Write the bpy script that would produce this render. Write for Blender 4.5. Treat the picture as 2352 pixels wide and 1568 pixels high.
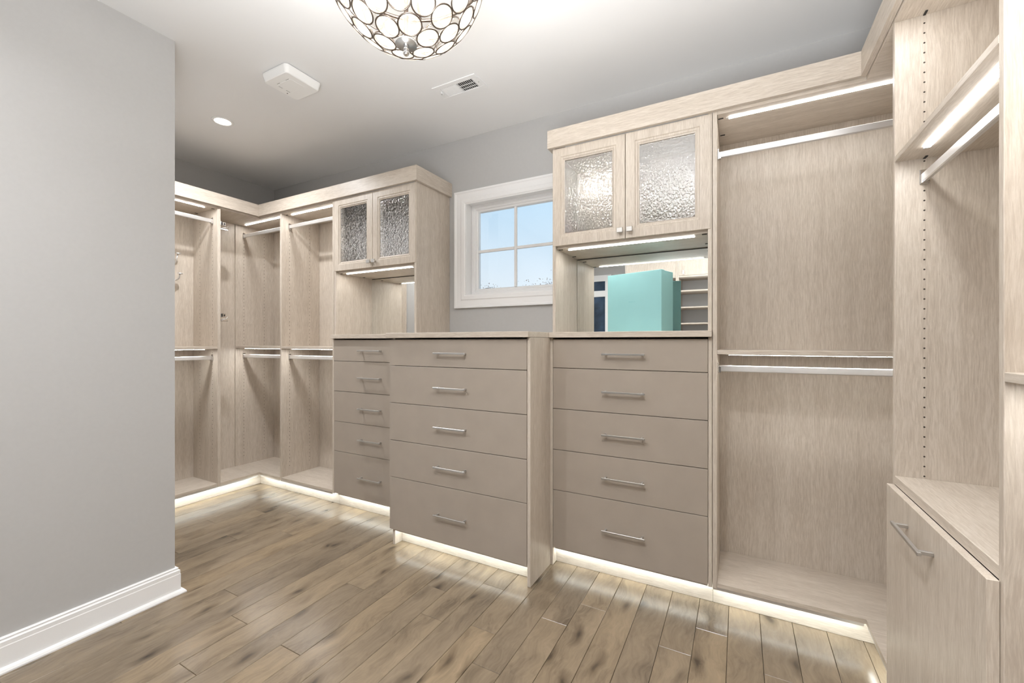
import bpy, bmesh, math, random
from mathutils import Vector, Matrix
random.seed(7)
for o in list(bpy.data.objects): bpy.data.objects.remove(o, do_unlink=True)
S = bpy.context.scene
COL = S.collection

# ------------------------------------------------------------ camera, sky, exposure
cam_data = bpy.data.cameras.new('camera'); cam = bpy.data.objects.new('camera', cam_data); COL.objects.link(cam)
cam_data.sensor_width = 36.0; cam_data.lens = 36.0 * 973.0 / 2352.0; cam_data.clip_start = 0.02
cam.location = (0, 0, 1.25); cam.rotation_euler = (math.pi / 2, 0, 0.4918)
S.camera = cam
world = bpy.data.worlds.new('sky'); S.world = world; world.use_nodes = True
wn, wl = world.node_tree.nodes, world.node_tree.links
wn.clear()
w_out = wn.new('ShaderNodeOutputWorld'); w_bg = wn.new('ShaderNodeBackground')
w_tc = wn.new('ShaderNodeTexCoord'); w_sep = wn.new('ShaderNodeSeparateXYZ'); w_ramp = wn.new('ShaderNodeValToRGB')
wl.new(w_tc.outputs['Generated'], w_sep.inputs[0]); wl.new(w_sep.outputs['Z'], w_ramp.inputs[0])
r = w_ramp.color_ramp
r.elements[0].position = 0.0; r.elements[0].color = (0.88, 0.93, 0.98, 1)
r.elements[1].position = 1.0; r.elements[1].color = (0.16, 0.36, 0.78, 1)
e = r.elements.new(0.12); e.color = (0.77, 0.88, 0.97, 1)
e = r.elements.new(0.32); e.color = (0.53, 0.765, 0.97, 1)
wl.new(w_ramp.outputs[0], w_bg.inputs[0]); w_bg.inputs[1].default_value = 0.70
wl.new(w_bg.outputs[0], w_out.inputs[0])
S.view_settings.view_transform = 'Standard'; S.view_settings.look = 'None'
S.view_settings.gamma = 1.0; S.view_settings.use_curve_mapping = False
S.view_settings.exposure = 0.60

# light levels of the fittings, added downlights included
LED = 36.0          # shelf light strips
LED_KICK = 17.0     # strips under the units
BULB_W = 4.5       # each bulb of the chandelier
DOWN_W = 12.5       # each recessed ceiling lamp

# added fill light, as from a flash behind the camera, bounced off the ceiling
fl = bpy.data.lights.new('bounce_fill', 'AREA'); fl.shape = 'RECTANGLE'; fl.size = 1.2; fl.size_y = 1.0; fl.energy = 45.0; fl.spread = math.radians(125); fl.color = (0.96, 0.98, 1.0)
flo = bpy.data.objects.new('bounce_fill', fl); COL.objects.link(flo); flo.location = (-0.25, -0.15, 1.15); flo.rotation_euler = (math.radians(180 - 14), 0, 0)

# ------------------------------------------------------------ helpers
def new_mat(name):
    m = bpy.data.materials.new(name); m.use_nodes = True
    nt = m.node_tree; nt.nodes.clear()
    out = nt.nodes.new('ShaderNodeOutputMaterial')
    return m, nt, out
def nd(nt, t, **kw):
    n = nt.nodes.new(t)
    for k, v in kw.items():
        if k in n.inputs.keys(): n.inputs[k].default_value = v
        else: setattr(n, k, v)
    return n
def ramp(nt, fac, stops):
    n = nt.nodes.new('ShaderNodeValToRGB'); cr = n.color_ramp
    while len(cr.elements) < len(stops): cr.elements.new(0.5)
    for el, (p, c) in zip(cr.elements, stops):
        el.position = p; el.color = (*c, 1) if len(c) == 3 else c
    nt.links.new(fac, n.inputs[0]); return n
def principled(nt, out, **kw):
    b = nt.nodes.new('ShaderNodeBsdfPrincipled')
    for k, v in kw.items(): b.inputs[k].default_value = v
    nt.links.new(b.outputs[0], out.inputs[0]); return b
def simple(name, col, rough=0.5, metal=0.0, noise=0.0, bump=0.0, nscale=40.0, spec=0.5):
    m, nt, out = new_mat(name)
    b = principled(nt, out, Roughness=rough, Metallic=metal)
    b.inputs['Specular IOR Level'].default_value = spec
    b.inputs['Base Color'].default_value = (*col, 1)
    if noise or bump:
        tc = nd(nt, 'ShaderNodeTexCoord'); nz = nd(nt, 'ShaderNodeTexNoise', Scale=nscale, Detail=4.0)
        nt.links.new(tc.outputs['Object'], nz.inputs['Vector'])
        if noise:
            rp = ramp(nt, nz.outputs['Fac'], [(0.3, tuple(c * (1 - noise) for c in col)), (0.7, tuple(min(1, c * (1 + noise)) for c in col))])
            nt.links.new(rp.outputs[0], b.inputs['Base Color'])
        if bump:
            bp = nd(nt, 'ShaderNodeBump', Strength=bump, Distance=0.001)
            nt.links.new(nz.outputs['Fac'], bp.inputs['Height']); nt.links.new(bp.outputs[0], b.inputs['Normal'])
    return m
def wood(name, axis, dark, mid, light, rough=0.38, spec=0.5):
    """whitewashed oak laminate, grain running along the given axis (object space)"""
    m, nt, out = new_mat(name); L = nt.links.new
    b = principled(nt, out, Roughness=rough); b.inputs['Specular IOR Level'].default_value = spec
    tc = nd(nt, 'ShaderNodeTexCoord'); oi = nd(nt, 'ShaderNodeObjectInfo')
    mul = nd(nt, 'ShaderNodeMath', operation='MULTIPLY'); mul.inputs[1].default_value = 7.3
    L(oi.outputs['Random'], mul.inputs[0])
    add = nd(nt, 'ShaderNodeVectorMath', operation='ADD')
    L(tc.outputs['Object'], add.inputs[0]); L(mul.outputs[0], add.inputs[1])
    # gentle waviness of the grain
    wv = nd(nt, 'ShaderNodeTexNoise', Scale=5.0, Detail=2.0); L(add.outputs[0], wv.inputs['Vector'])
    wsub = nd(nt, 'ShaderNodeVectorMath', operation='SUBTRACT'); wsub.inputs[1].default_value = (0.5, 0.5, 0.5)
    L(wv.outputs['Color'], wsub.inputs[0])
    wsc = nd(nt, 'ShaderNodeVectorMath', operation='SCALE'); wsc.inputs['Scale'].default_value = 0.022
    L(wsub.outputs[0], wsc.inputs[0])
    wadd = nd(nt, 'ShaderNodeVectorMath', operation='ADD'); L(add.outputs[0], wadd.inputs[0]); L(wsc.outputs[0], wadd.inputs[1])
    def stretched(src, across, along):
        mp = nd(nt, 'ShaderNodeMapping'); sc = [across] * 3; sc['xyz'.index(axis)] = along
        mp.inputs['Scale'].default_value = sc; L(src.outputs[0], mp.inputs['Vector']); return mp
    n1 = nd(nt, 'ShaderNodeTexNoise', Scale=1.0, Detail=5.0, Roughness=0.7); L(stretched(wadd, 250, 15).outputs[0], n1.inputs['Vector'])
    n2 = nd(nt, 'ShaderNodeTexNoise', Scale=1.0, Detail=2.0); L(stretched(wadd, 28, 1.6).outputs[0], n2.inputs['Vector'])
    mx = nd(nt, 'ShaderNodeMix', data_type='FLOAT'); mx.inputs[0].default_value = 0.24
    L(n1.outputs['Fac'], mx.inputs[2]); L(n2.outputs['Fac'], mx.inputs[3])
    rp = ramp(nt, mx.outputs[0], [(0.38, dark), (0.5, mid), (0.61, light)])
    L(rp.outputs[0], b.inputs['Base Color'])
    bp = nd(nt, 'ShaderNodeBump', Strength=0.12, Distance=0.001); L(n1.outputs['Fac'], bp.inputs['Height']); L(bp.outputs[0], b.inputs['Normal'])
    return m

OD, OM, OL = (0.492, 0.424, 0.353), (0.575, 0.506, 0.428), (0.650, 0.582, 0.505)
OAK_X = wood('pale_oak_grain_x', 'x', OD, OM, OL)
OAK_Y = wood('pale_oak_grain_y', 'y', OD, OM, OL)
OAK_Z = wood('pale_oak_grain_z', 'z', OD, OM, OL)
DRAWER = simple('taupe_drawer_lacquer', (0.395, 0.342, 0.288), 0.42, noise=0.03, nscale=9.0)
NICKEL = simple('brushed_nickel', (0.58, 0.57, 0.555), 0.32, 0.85)
CHROME = simple('polished_chrome', (0.80, 0.80, 0.81), 0.10, 1.0)
ROD = simple('satin_aluminium', (0.72, 0.71, 0.705), 0.34, 0.75)
DARK = simple('dark_gap', (0.03, 0.028, 0.026), 0.7)
HOLE = simple('dark_hole', (0.05, 0.04, 0.032), 0.8)
WALL = simple('grey_wall_paint', (0.498, 0.495, 0.489), 0.6, noise=0.012, bump=0.05, nscale=60)
CEIL = simple('white_ceiling_paint', (0.80, 0.80, 0.80), 0.75, bump=0.04, nscale=80)
TRIM = simple('white_trim_paint', (0.88, 0.88, 0.88), 0.32)
WHITE = simple('white_plastic', (0.86, 0.86, 0.85), 0.4)
VENTM = simple('white_enamel', (0.80, 0.80, 0.80), 0.4)
TEAL = simple('teal_paper', (0.27, 0.53, 0.535), 0.55, noise=0.015, nscale=12)
INK = simple('dark_teal_ink', (0.16, 0.42, 0.43), 0.6)
MIRROR = simple('mirror_silver', (0.90, 0.92, 0.915), 0.008, 1.0)
BRONZE = simple('dark_nickel_wire', (0.20, 0.165, 0.14), 0.35, 1.0)
BARK = simple('bark', (0.16, 0.12, 0.10), 0.9, noise=0.3)
LEAF = simple('dry_leaves', (0.34, 0.25, 0.21), 0.8, noise=0.3)

def emit(name, col, strength):
    m, nt, out = new_mat(name); em = nd(nt, 'ShaderNodeEmission'); em.inputs[0].default_value = (*col, 1); em.inputs[1].default_value = strength
    nt.links.new(em.outputs[0], out.inputs[0]); return m
LED_M = emit('led_diffuser', (0.975, 0.975, 0.965), LED)
KICK_M = emit('kick_led_diffuser', (0.90, 0.98, 0.97), LED_KICK)
LAMP_M = emit('downlight_lens', (1.0, 0.97, 0.93), 9.0)
BULB_M = emit('bulb_glow', (1.0, 0.90, 0.74), 14.0)

def glass(name, scale=None, tint=(0.95, 0.96, 0.96), refl=0.08, bump=0.6):
    m, nt, out = new_mat(name); L = nt.links.new
    tr = nd(nt, 'ShaderNodeBsdfTransparent'); tr.inputs[0].default_value = (*tint, 1)
    gl = nd(nt, 'ShaderNodeBsdfGlossy', Roughness=0.02 if scale else 0.0); gl.inputs[0].default_value = (1, 1, 1, 1)
    mx = nd(nt, 'ShaderNodeMixShader')
    fr = nd(nt, 'ShaderNodeFresnel', IOR=1.5)
    if scale:
        tc = nd(nt, 'ShaderNodeTexCoord'); mp = nd(nt, 'ShaderNodeMapping'); mp.inputs['Scale'].default_value = (scale, scale, scale * 0.62)
        L(tc.outputs['Object'], mp.inputs['Vector'])
        nz = nd(nt, 'ShaderNodeTexNoise', Scale=1.0, Detail=1.5, Distortion=0.6); L(mp.outputs[0], nz.inputs['Vector'])
        bp = nd(nt, 'ShaderNodeBump', Strength=bump, Distance=0.004); L(nz.outputs['Fac'], bp.inputs['Height'])
        L(bp.outputs[0], gl.inputs['Normal'])
        rf = nd(nt, 'ShaderNodeBsdfRefraction', Roughness=0.08, IOR=1.12); rf.inputs[0].default_value = (*tint, 1); L(bp.outputs[0], rf.inputs['Normal'])
        m2 = nd(nt, 'ShaderNodeMixShader'); m2.inputs[0].default_value = 0.12
        L(tr.outputs[0], m2.inputs[1]); L(rf.outputs[0], m2.inputs[2])
        base = m2
    else: base = tr
    ad = nd(nt, 'ShaderNodeMath', operation='ADD'); ad.inputs[1].default_value = refl; ad.use_clamp = True
    L(fr.outputs[0], ad.inputs[0]); L(ad.outputs[0], mx.inputs[0]); L(base.outputs[0], mx.inputs[1]); L(gl.outputs[0], mx.inputs[2])
    L(mx.outputs[0], out.inputs[0]); return m
RAIN = glass('rain_glass', 115.0, tint=(0.99, 0.985, 0.975), refl=0.07, bump=0.5)
CLEAR = glass('window_glass', None, tint=(.99, .99, .99), refl=0.0)
NIGHT = simple('dark_blue_glass', (0.025, 0.05, 0.09), 0.05, noise=0.5, nscale=5)

def crystal_mat():
    m, nt, out = new_mat('crystal_disc_glass'); L = nt.links.new
    tc = nd(nt, 'ShaderNodeTexCoord'); vo = nd(nt, 'ShaderNodeTexVoronoi', Scale=120.0); L(tc.outputs['Object'], vo.inputs['Vector'])
    bp = nd(nt, 'ShaderNodeBump', Strength=0.5, Distance=0.002); L(vo.outputs['Distance'], bp.inputs['Height'])
    fc = ramp(nt, vo.outputs['Color'], [(0.2, (0.34, 0.32, 0.28)), (0.8, (0.66, 0.63, 0.57))])
    tl = nd(nt, 'ShaderNodeBsdfTranslucent'); tl.inputs[0].default_value = (0.62, 0.59, 0.54, 1); L(bp.outputs[0], tl.inputs['Normal']); L(fc.outputs[0], tl.inputs[0])
    tr = nd(nt, 'ShaderNodeBsdfTransparent'); tr.inputs[0].default_value = (0.98, 0.97, 0.95, 1)
    gl = nd(nt, 'ShaderNodeBsdfGlossy', Roughness=0.06); L(bp.outputs[0], gl.inputs['Normal'])
    a = nd(nt, 'ShaderNodeMixShader'); a.inputs[0].default_value = 0.84; L(tl.outputs[0], a.inputs[1]); L(tr.outputs[0], a.inputs[2])
    c = nd(nt, 'ShaderNodeMixShader'); c.inputs[0].default_value = 0.10; L(a.outputs[0], c.inputs[1]); L(gl.outputs[0], c.inputs[2])
    L(c.outputs[0], out.inputs[0]); return m
CRYSTAL = crystal_mat()

def floor_mat():
    m, nt, out = new_mat('oiled_birch_plank'); L = nt.links.new
    b = principled(nt, out, Roughness=0.23); b.inputs['Specular IOR Level'].default_value = 0.6
    tc = nd(nt, 'ShaderNodeTexCoord'); oi = nd(nt, 'ShaderNodeObjectInfo')
    mul = nd(nt, 'ShaderNodeMath', operation='MULTIPLY'); mul.inputs[1].default_value = 37.0; L(oi.outputs['Random'], mul.inputs[0])
    add = nd(nt, 'ShaderNodeVectorMath', operation='ADD'); L(tc.outputs['Object'], add.inputs[0]); L(mul.outputs[0], add.inputs[1])
    wv = nd(nt, 'ShaderNodeTexNoise', Scale=5.0, Detail=2.0); L(add.outputs[0], wv.inputs['Vector'])
    sb = nd(nt, 'ShaderNodeVectorMath', operation='SUBTRACT'); sb.inputs[1].default_value = (0.5, 0.5, 0.5); L(wv.outputs['Color'], sb.inputs[0])
    sc = nd(nt, 'ShaderNodeVectorMath', operation='SCALE'); sc.inputs['Scale'].default_value = 0.11; L(sb.outputs[0], sc.inputs[0])
    wa = nd(nt, 'ShaderNodeVectorMath', operation='ADD'); L(add.outputs[0], wa.inputs[0]); L(sc.outputs[0], wa.inputs[1])
    def mapped(x, y, src=wa):
        mp = nd(nt, 'ShaderNodeMapping'); mp.inputs['Scale'].default_value = (x, y, x); L(src.outputs[0], mp.inputs['Vector']); return mp
    g = nd(nt, 'ShaderNodeTexNoise', Scale=1.0, Detail=5.0, Roughness=0.65); L(mapped(95, 7).outputs[0], g.inputs['Vector'])
    c = nd(nt, 'ShaderNodeTexNoise', Scale=1.0, Detail=3.0); L(mapped(11, 2.2).outputs[0], c.inputs['Vector'])
    mx = nd(nt, 'ShaderNodeMix', data_type='FLOAT'); mx.inputs[0].default_value = 0.62; L(g.outputs['Fac'], mx.inputs[2]); L(c.outputs['Fac'], mx.inputs[3])
    rp = ramp(nt, mx.outputs[0], [(0.32, (0.128, 0.099, 0.069)), (0.47, (0.214, 0.166, 0.114)), (0.56, (0.248, 0.193, 0.132)), (0.70, (0.298, 0.232, 0.161))])
    # knots and mineral streaks
    vo = nd(nt, 'ShaderNodeTexVoronoi', Scale=1.0, voronoi_dimensions='2D'); vo.inputs['Randomness'].default_value = 1.0; L(mapped(7.5, 2.7).outputs[0], vo.inputs['Vector'])
    k = ramp(nt, vo.outputs['Distance'], [(0.03, (0.30, 0.29, 0.29)), (0.10, (0.62, 0.61, 0.60)), (0.24, (1, 1, 1))])
    ms = nd(nt, 'ShaderNodeTexNoise', Scale=1.0, Detail=2.0); L(mapped(3.0, 1.3, add).outputs[0], ms.inputs['Vector'])
    msr = ramp(nt, ms.outputs['Fac'], [(0.42, (0, 0, 0)), (0.56, (1, 1, 1))])
    km = nd(nt, 'ShaderNodeMix', data_type='RGBA'); L(msr.outputs[0], km.inputs[0]); km.inputs[6].default_value = (1, 1, 1, 1); L(k.outputs[0], km.inputs[7])
    m1 = nd(nt, 'ShaderNodeMix', data_type='RGBA', blend_type='MULTIPLY'); m1.inputs[0].default_value = 1.0; L(rp.outputs[0], m1.inputs[6]); L(km.outputs[2], m1.inputs[7])
    tone = ramp(nt, oi.outputs['Random'], [(0.0, (0.86, 0.86, 0.87)), (0.5, (1.0, 0.99, 0.97)), (1.0, (1.14, 1.10, 1.02))])
    m2 = nd(nt, 'ShaderNodeMix', data_type='RGBA', blend_type='MULTIPLY'); m2.inputs[0].default_value = 1.0; L(m1.outputs[2], m2.inputs[6]); L(tone.outputs[0], m2.inputs[7])
    L(m2.outputs[2], b.inputs['Base Color'])
    bp = nd(nt, 'ShaderNodeBump', Strength=0.10, Distance=0.001); L(g.outputs['Fac'], bp.inputs['Height']); L(bp.outputs[0], b.inputs['Normal'])
    return m
PLANK = floor_mat()

class MB:
    """collects boxes, tubes, prisms in world coordinates, then links them as one mesh object"""
    def __init__(self): self.bm = bmesh.new()
    def box(self, x0, x1, y0, y1, z0, z1, bev=0.0):
        g = bmesh.ops.create_cube(self.bm, size=1.0)
        vs = g['verts']
        for v in vs:
            v.co = Vector(((x0 + x1) / 2 + v.co.x * (x1 - x0), (y0 + y1) / 2 + v.co.y * (y1 - y0), (z0 + z1) / 2 + v.co.z * (z1 - z0)))
        if bev:
            es = list({ed for v in vs for ed in v.link_edges})
            bmesh.ops.bevel(self.bm, geom=es, offset=bev, segments=1, affect='EDGES')
        return self
    def cyl(self, p, q, r, n=12, r2=None):
        p, q = Vector(p), Vector(q); d = q - p
        M = Matrix.Translation((p + q) / 2) @ d.to_track_quat('Z', 'Y').to_matrix().to_4x4()
        bmesh.ops.create_cone(self.bm, cap_ends=True, segments=n, radius1=r, radius2=r if r2 is None else r2, depth=d.length, matrix=M)
        return self
    def sphere(self, c, r, u=12, v=8):
        bmesh.ops.create_uvsphere(self.bm, u_segments=u, v_segments=v, radius=r, matrix=Matrix.Translation(c)); return self
    def prism(self, pts, z0, z1):
        lo = [self.bm.verts.new((x, y, z0)) for x, y in pts]; hi = [self.bm.verts.new((x, y, z1)) for x, y in pts]
        n = len(pts)
        for i in range(n): self.bm.faces.new((lo[i], lo[(i + 1) % n], hi[(i + 1) % n], hi[i]))
        self.bm.faces.new(lo[::-1]); self.bm.faces.new(hi); return self
    def rings(self, x0, x1, z0, z1, y, prof):
        """rectangular frame in the XZ plane: prof = (inset from the outer edge, proud of y towards -Y), closed loop"""
        R = []
        for d, p in prof:
            R.append([self.bm.verts.new(c) for c in ((x0 + d, y - p, z0 + d), (x1 - d, y - p, z0 + d), (x1 - d, y - p, z1 - d), (x0 + d, y - p, z1 - d))])
        n = len(R)
        for i in range(n):
            a, b = R[i], R[(i + 1) % n]
            for j in range(4): self.bm.faces.new((a[j], a[(j + 1) % 4], b[(j + 1) % 4], b[j]))
        return self
    def tube(self, pts, r, n=8, closed=False):
        pts = [Vector(p) for p in pts]; m = len(pts); R = []; up = None
        for i, p in enumerate(pts):
            a = pts[(i - 1) % m] if (closed or i > 0) else p; b = pts[(i + 1) % m] if (closed or i < m - 1) else p
            t = (b - a).normalized()
            if up is None: up = t.orthogonal().normalized()
            up = (up - t * up.dot(t)).normalized(); s = t.cross(up)
            rr = r[i] if isinstance(r, (list, tuple)) else r
            R.append([self.bm.verts.new(p + (up * math.cos(2 * math.pi * k / n) + s * math.sin(2 * math.pi * k / n)) * rr) for k in range(n)])
        for i in range(m if closed else m - 1):
            a, b = R[i], R[(i + 1) % m]
            for k in range(n): self.bm.faces.new((a[k], a[(k + 1) % n], b[(k + 1) % n], b[k]))
        if not closed: self.bm.faces.new(R[0][::-1]); self.bm.faces.new(R[-1])
        return self
    def sweep(self, prof, path):
        """prof = (outward, up); path of XY points, outward is to the right of travel; mitred corners"""
        P = [Vector((x, y)) for x, y in path]; R = []
        for i, p in enumerate(P):
            n1 = n2 = None
            if i > 0: d = (P[i] - P[i - 1]).normalized(); n1 = Vector((d.y, -d.x))
            if i < len(P) - 1: d = (P[i + 1] - P[i]).normalized(); n2 = Vector((d.y, -d.x))
            if n1 is None: nn = n2
            elif n2 is None: nn = n1
            else: nn = (n1 + n2) / (1 + n1.dot(n2))
            R.append([self.bm.verts.new((p.x + nn.x * o, p.y + nn.y * o, z)) for o, z in prof])
        k = len(prof)
        for a, b in zip(R, R[1:]):
            for j in range(k): self.bm.faces.new((a[j], a[(j + 1) % k], b[(j + 1) % k], b[j]))
        self.bm.faces.new(R[0][::-1]); self.bm.faces.new(R[-1]); return self
    def mesh(self, name, mat, base=(0, 0, 0), smooth=False):
        bm = self.bm
        bmesh.ops.recalc_face_normals(bm, faces=bm.faces)
        bmesh.ops.translate(bm, verts=bm.verts, vec=-Vector(base))
        me = bpy.data.meshes.new(name); bm.to_mesh(me); bm.free()
        me.materials.append(mat)
        if smooth:
            for p in me.polygons: p.use_smooth = True
        return me

def base_of(parent):
    p = parent; v = Vector((0, 0, 0))
    while p is not None: v = v + p.location; p = p.parent
    return v
def part(name, mb, mat, parent, smooth=False, label=None, kind=None):
    me = mb.mesh(name, mat, base_of(parent), smooth)
    o = bpy.data.objects.new(name, me); COL.objects.link(o); o.parent = parent
    if label: o['label'] = label
    if kind: o['kind'] = kind
    return o
def inst(name, me, parent, loc, rot=None, label=None):
    """another part sharing mesh data, placed at world loc"""
    o = bpy.data.objects.new(name, me); COL.objects.link(o); o.parent = parent
    o.location = Vector(loc) - base_of(parent)
    if rot: o.rotation_euler = rot
    if label: o['label'] = label
    return o
def thing(name, label, cat, loc, group=None):
    o = bpy.data.objects.new(name, None); COL.objects.link(o); o.location = loc; o.empty_display_size = 0.05
    o['label'] = label; o['category'] = cat
    if group: o['group'] = group
    return o
def struct(name, mb, mat, label=None, smooth=False):
    o = bpy.data.objects.new(name, mb.mesh(name, mat, (0, 0, 0), smooth)); COL.objects.link(o); o['kind'] = 'structure'
    if label: o['label'] = label
    return o
def struct_empty(name, loc, label=None):
    o = bpy.data.objects.new(name, None); COL.objects.link(o); o.location = loc; o['kind'] = 'structure'
    if label: o['label'] = label
    return o

# ------------------------------------------------------------ main dimensions (metres; camera stands at 0,0)
ZC = 2.74                       # ceiling
YW, XL, XR, YB = 2.575, -4.04, 0.845, -1.50
XN, YN = -2.47, 1.064           # the foreground wall corner
YF = 2.20                       # front plane of the units on the back wall
XFL, XFR = -3.66, 0.457         # front planes of the units on the left and right walls
T = 0.019                       # board thickness
D0, D1 = 0.100, 0.119           # bottom deck
S0, S1 = 1.190, 1.209           # middle shelf
U0, U1 = 2.310, 2.329           # top board
KY, KXL, KXR = 2.25, -3.725, 0.507

# ------------------------------------------------------------ shell
wx0, wx1, wz0, wz1 = -1.762, -1.022, 1.584, 2.262
b = MB()
b.box(XL - .12, wx0, YW, YW + .16, 0, ZC); b.box(wx1, XR + .12, YW, YW + .16, 0, ZC)
b.box(wx0, wx1, YW, YW + .16, 0, wz0); b.box(wx0, wx1, YW, YW + .16, wz1, ZC)
struct('wall_back', b, WALL, 'light grey painted wall with the small window')
struct('wall_left', MB().box(XL - .12, XL, YN - .12, YW, 0, ZC), WALL, 'grey painted wall behind the far hanging bays')
struct('wall_right', MB().box(XR, XR + .12, YB - .12, YW, 0, ZC), WALL, 'grey wall behind the hamper cabinet')
struct('wall_near', MB().prism([(XN, YB), (XN, YN), (XL, YN), (XL, YN - .12), (XN - .12, YN - .12), (XN - .12, YB)], 0, ZC), WALL, 'light grey blank wall in the left foreground')
struct('wall_front', MB().box(XN - .12, XR, YB - .12, YB, 0, ZC), WALL, 'grey wall opposite the mirrors')
cb = MB().box(XL - .12, XR + .12, YB - .12, YW + .16, ZC, ZC + .1)
struct('ceiling', cb, CEIL, 'flat white ceiling')
floor = struct('floor', MB().box(XL - .12, XR + .12, YB - .12, YW + .16, -.06, -.016), DARK, 'brown hand-scraped plank floor')
# planks: 125 mm boards running towards the back wall, joints staggered
joints_seen = {}
def seen(x, y): joints_seen.setdefault(round((x + .042) / .125 - .5), []).append(y)
for x, y in ((-.748, 1.756), (-.617, 1.935), (-.232, 1.821), (-.105, 2.012), (-.99, 1.562), (-.86, 1.382), (-1.36, 1.714), (-1.127, 1.862),
             (-3.06, 1.875), (-2.81, 1.948), (-2.65, 1.746), (-2.41, 1.727), (-2.91, 1.541), (-3.17, 1.607), (-2.25, 1.199), (-1.99, 1.10),
             (-1.61, 1.09), (-1.76, 1.531), (.15, 1.853), (-1.23, 1.522)): seen(x, y)
k = -33
while True:
    x0 = -.042 + .125 * k; x1 = x0 + .125
    if x0 > XR: break
    xa, xb = max(x0, XL), min(x1, XR)
    if xb - xa > .02:
        ylo = YB if xa > XN - .1 else YN
        js = sorted(joints_seen.get(k, []))
        cuts = list(js)
        y = (js[0] if js else YW - random.uniform(.2, 1.1)) - random.uniform(.9, 1.5)
        if not js: cuts.append(y + 0)
        while y > ylo + .25:
            cuts.append(y); y -= random.uniform(.8, 1.6)
        ys = [ylo] + sorted(set(c for c in cuts if ylo + .1 < c < YW - .1)) + [YW]
        for ya, yb in zip(ys, ys[1:]):
            g = .0007; dz = random.uniform(-.0006, .0)
            p = MB().box(xa + g, xb - g, ya + g, yb - g, -.016, dz, .0013)
            part('plank', p, PLANK, floor)
    k += 1

# baseboard with shoe moulding round the foreground corner
bbp = [(0, 0), (.036, 0), (.036, .006), (.031, .014), (.024, .018), (.018, .019), (.018, .094), (.0165, .097), (.0165, .113), (.010, .117), (.009, .121), (.012, .124), (.006, .128), (0, .128)]
struct('baseboard_near', MB().sweep([(-o, z) for o, z in bbp], [(XL + .40, YN), (XN, YN), (XN, YB)]), TRIM, 'white moulded baseboard with shoe moulding')

# ------------------------------------------------------------ window_1 (small, above the middle drawers)
win = struct_empty('window_1', ((wx0 + wx1) / 2, YW, wz0), 'small white four-light window above the dresser')
part('window_casing', MB().rings(-1.852, -.932, 1.494, 2.345, YW, [(0, 0), (0, .022), (.012, .022), (.018, .018), (.055, .016), (.062, .020), (.085, .018), (.092, .012), (.096, .012), (.096, 0)]), TRIM, win)
part('window_jamb', MB().rings(wx0, wx1, wz0, wz1, YW + .14, [(0, 0), (0, .14), (.008, .14), (.008, 0)]), TRIM, win)
sash = part('window_sash', MB().rings(-1.752, -1.032, 1.592, 2.254, YW + .11, [(0, 0), (0, .05), (.018, .05), (.022, .043), (.030, .043), (.034, .034), (.044, .030), (.048, .020), (.048, 0)]), TRIM, win)
gx0, gx1, gz0, gz1 = -1.706, -1.078, 1.640, 2.206
gz0, gz1 = 1.612, 2.214
mx, mz = (gx0 + gx1) / 2, (gz0 + gz1) / 2
part('muntin', MB().box(mx - .010, mx + .010, YW + .074, YW + .088, gz0 + .026, gz1 - .008, .002), TRIM, win)
part('muntin', MB().box(gx0 + .002, mx - .0105, YW + .074, YW + .088, mz - .010, mz + .010, .002), TRIM, win)
part('muntin', MB().box(mx + .0105, gx1 - .002, YW + .074, YW + .088, mz - .010, mz + .010, .002), TRIM, win)
for xa, xb in ((gx0, mx), (mx, gx1)):
    for za, zb in ((gz0, mz), (mz, gz1)):
        part('window_pane', MB().box(xa + .001, xb - .001, YW + .0895, YW + .0935, za + .001, zb - .001), CLEAR, win)

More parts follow.
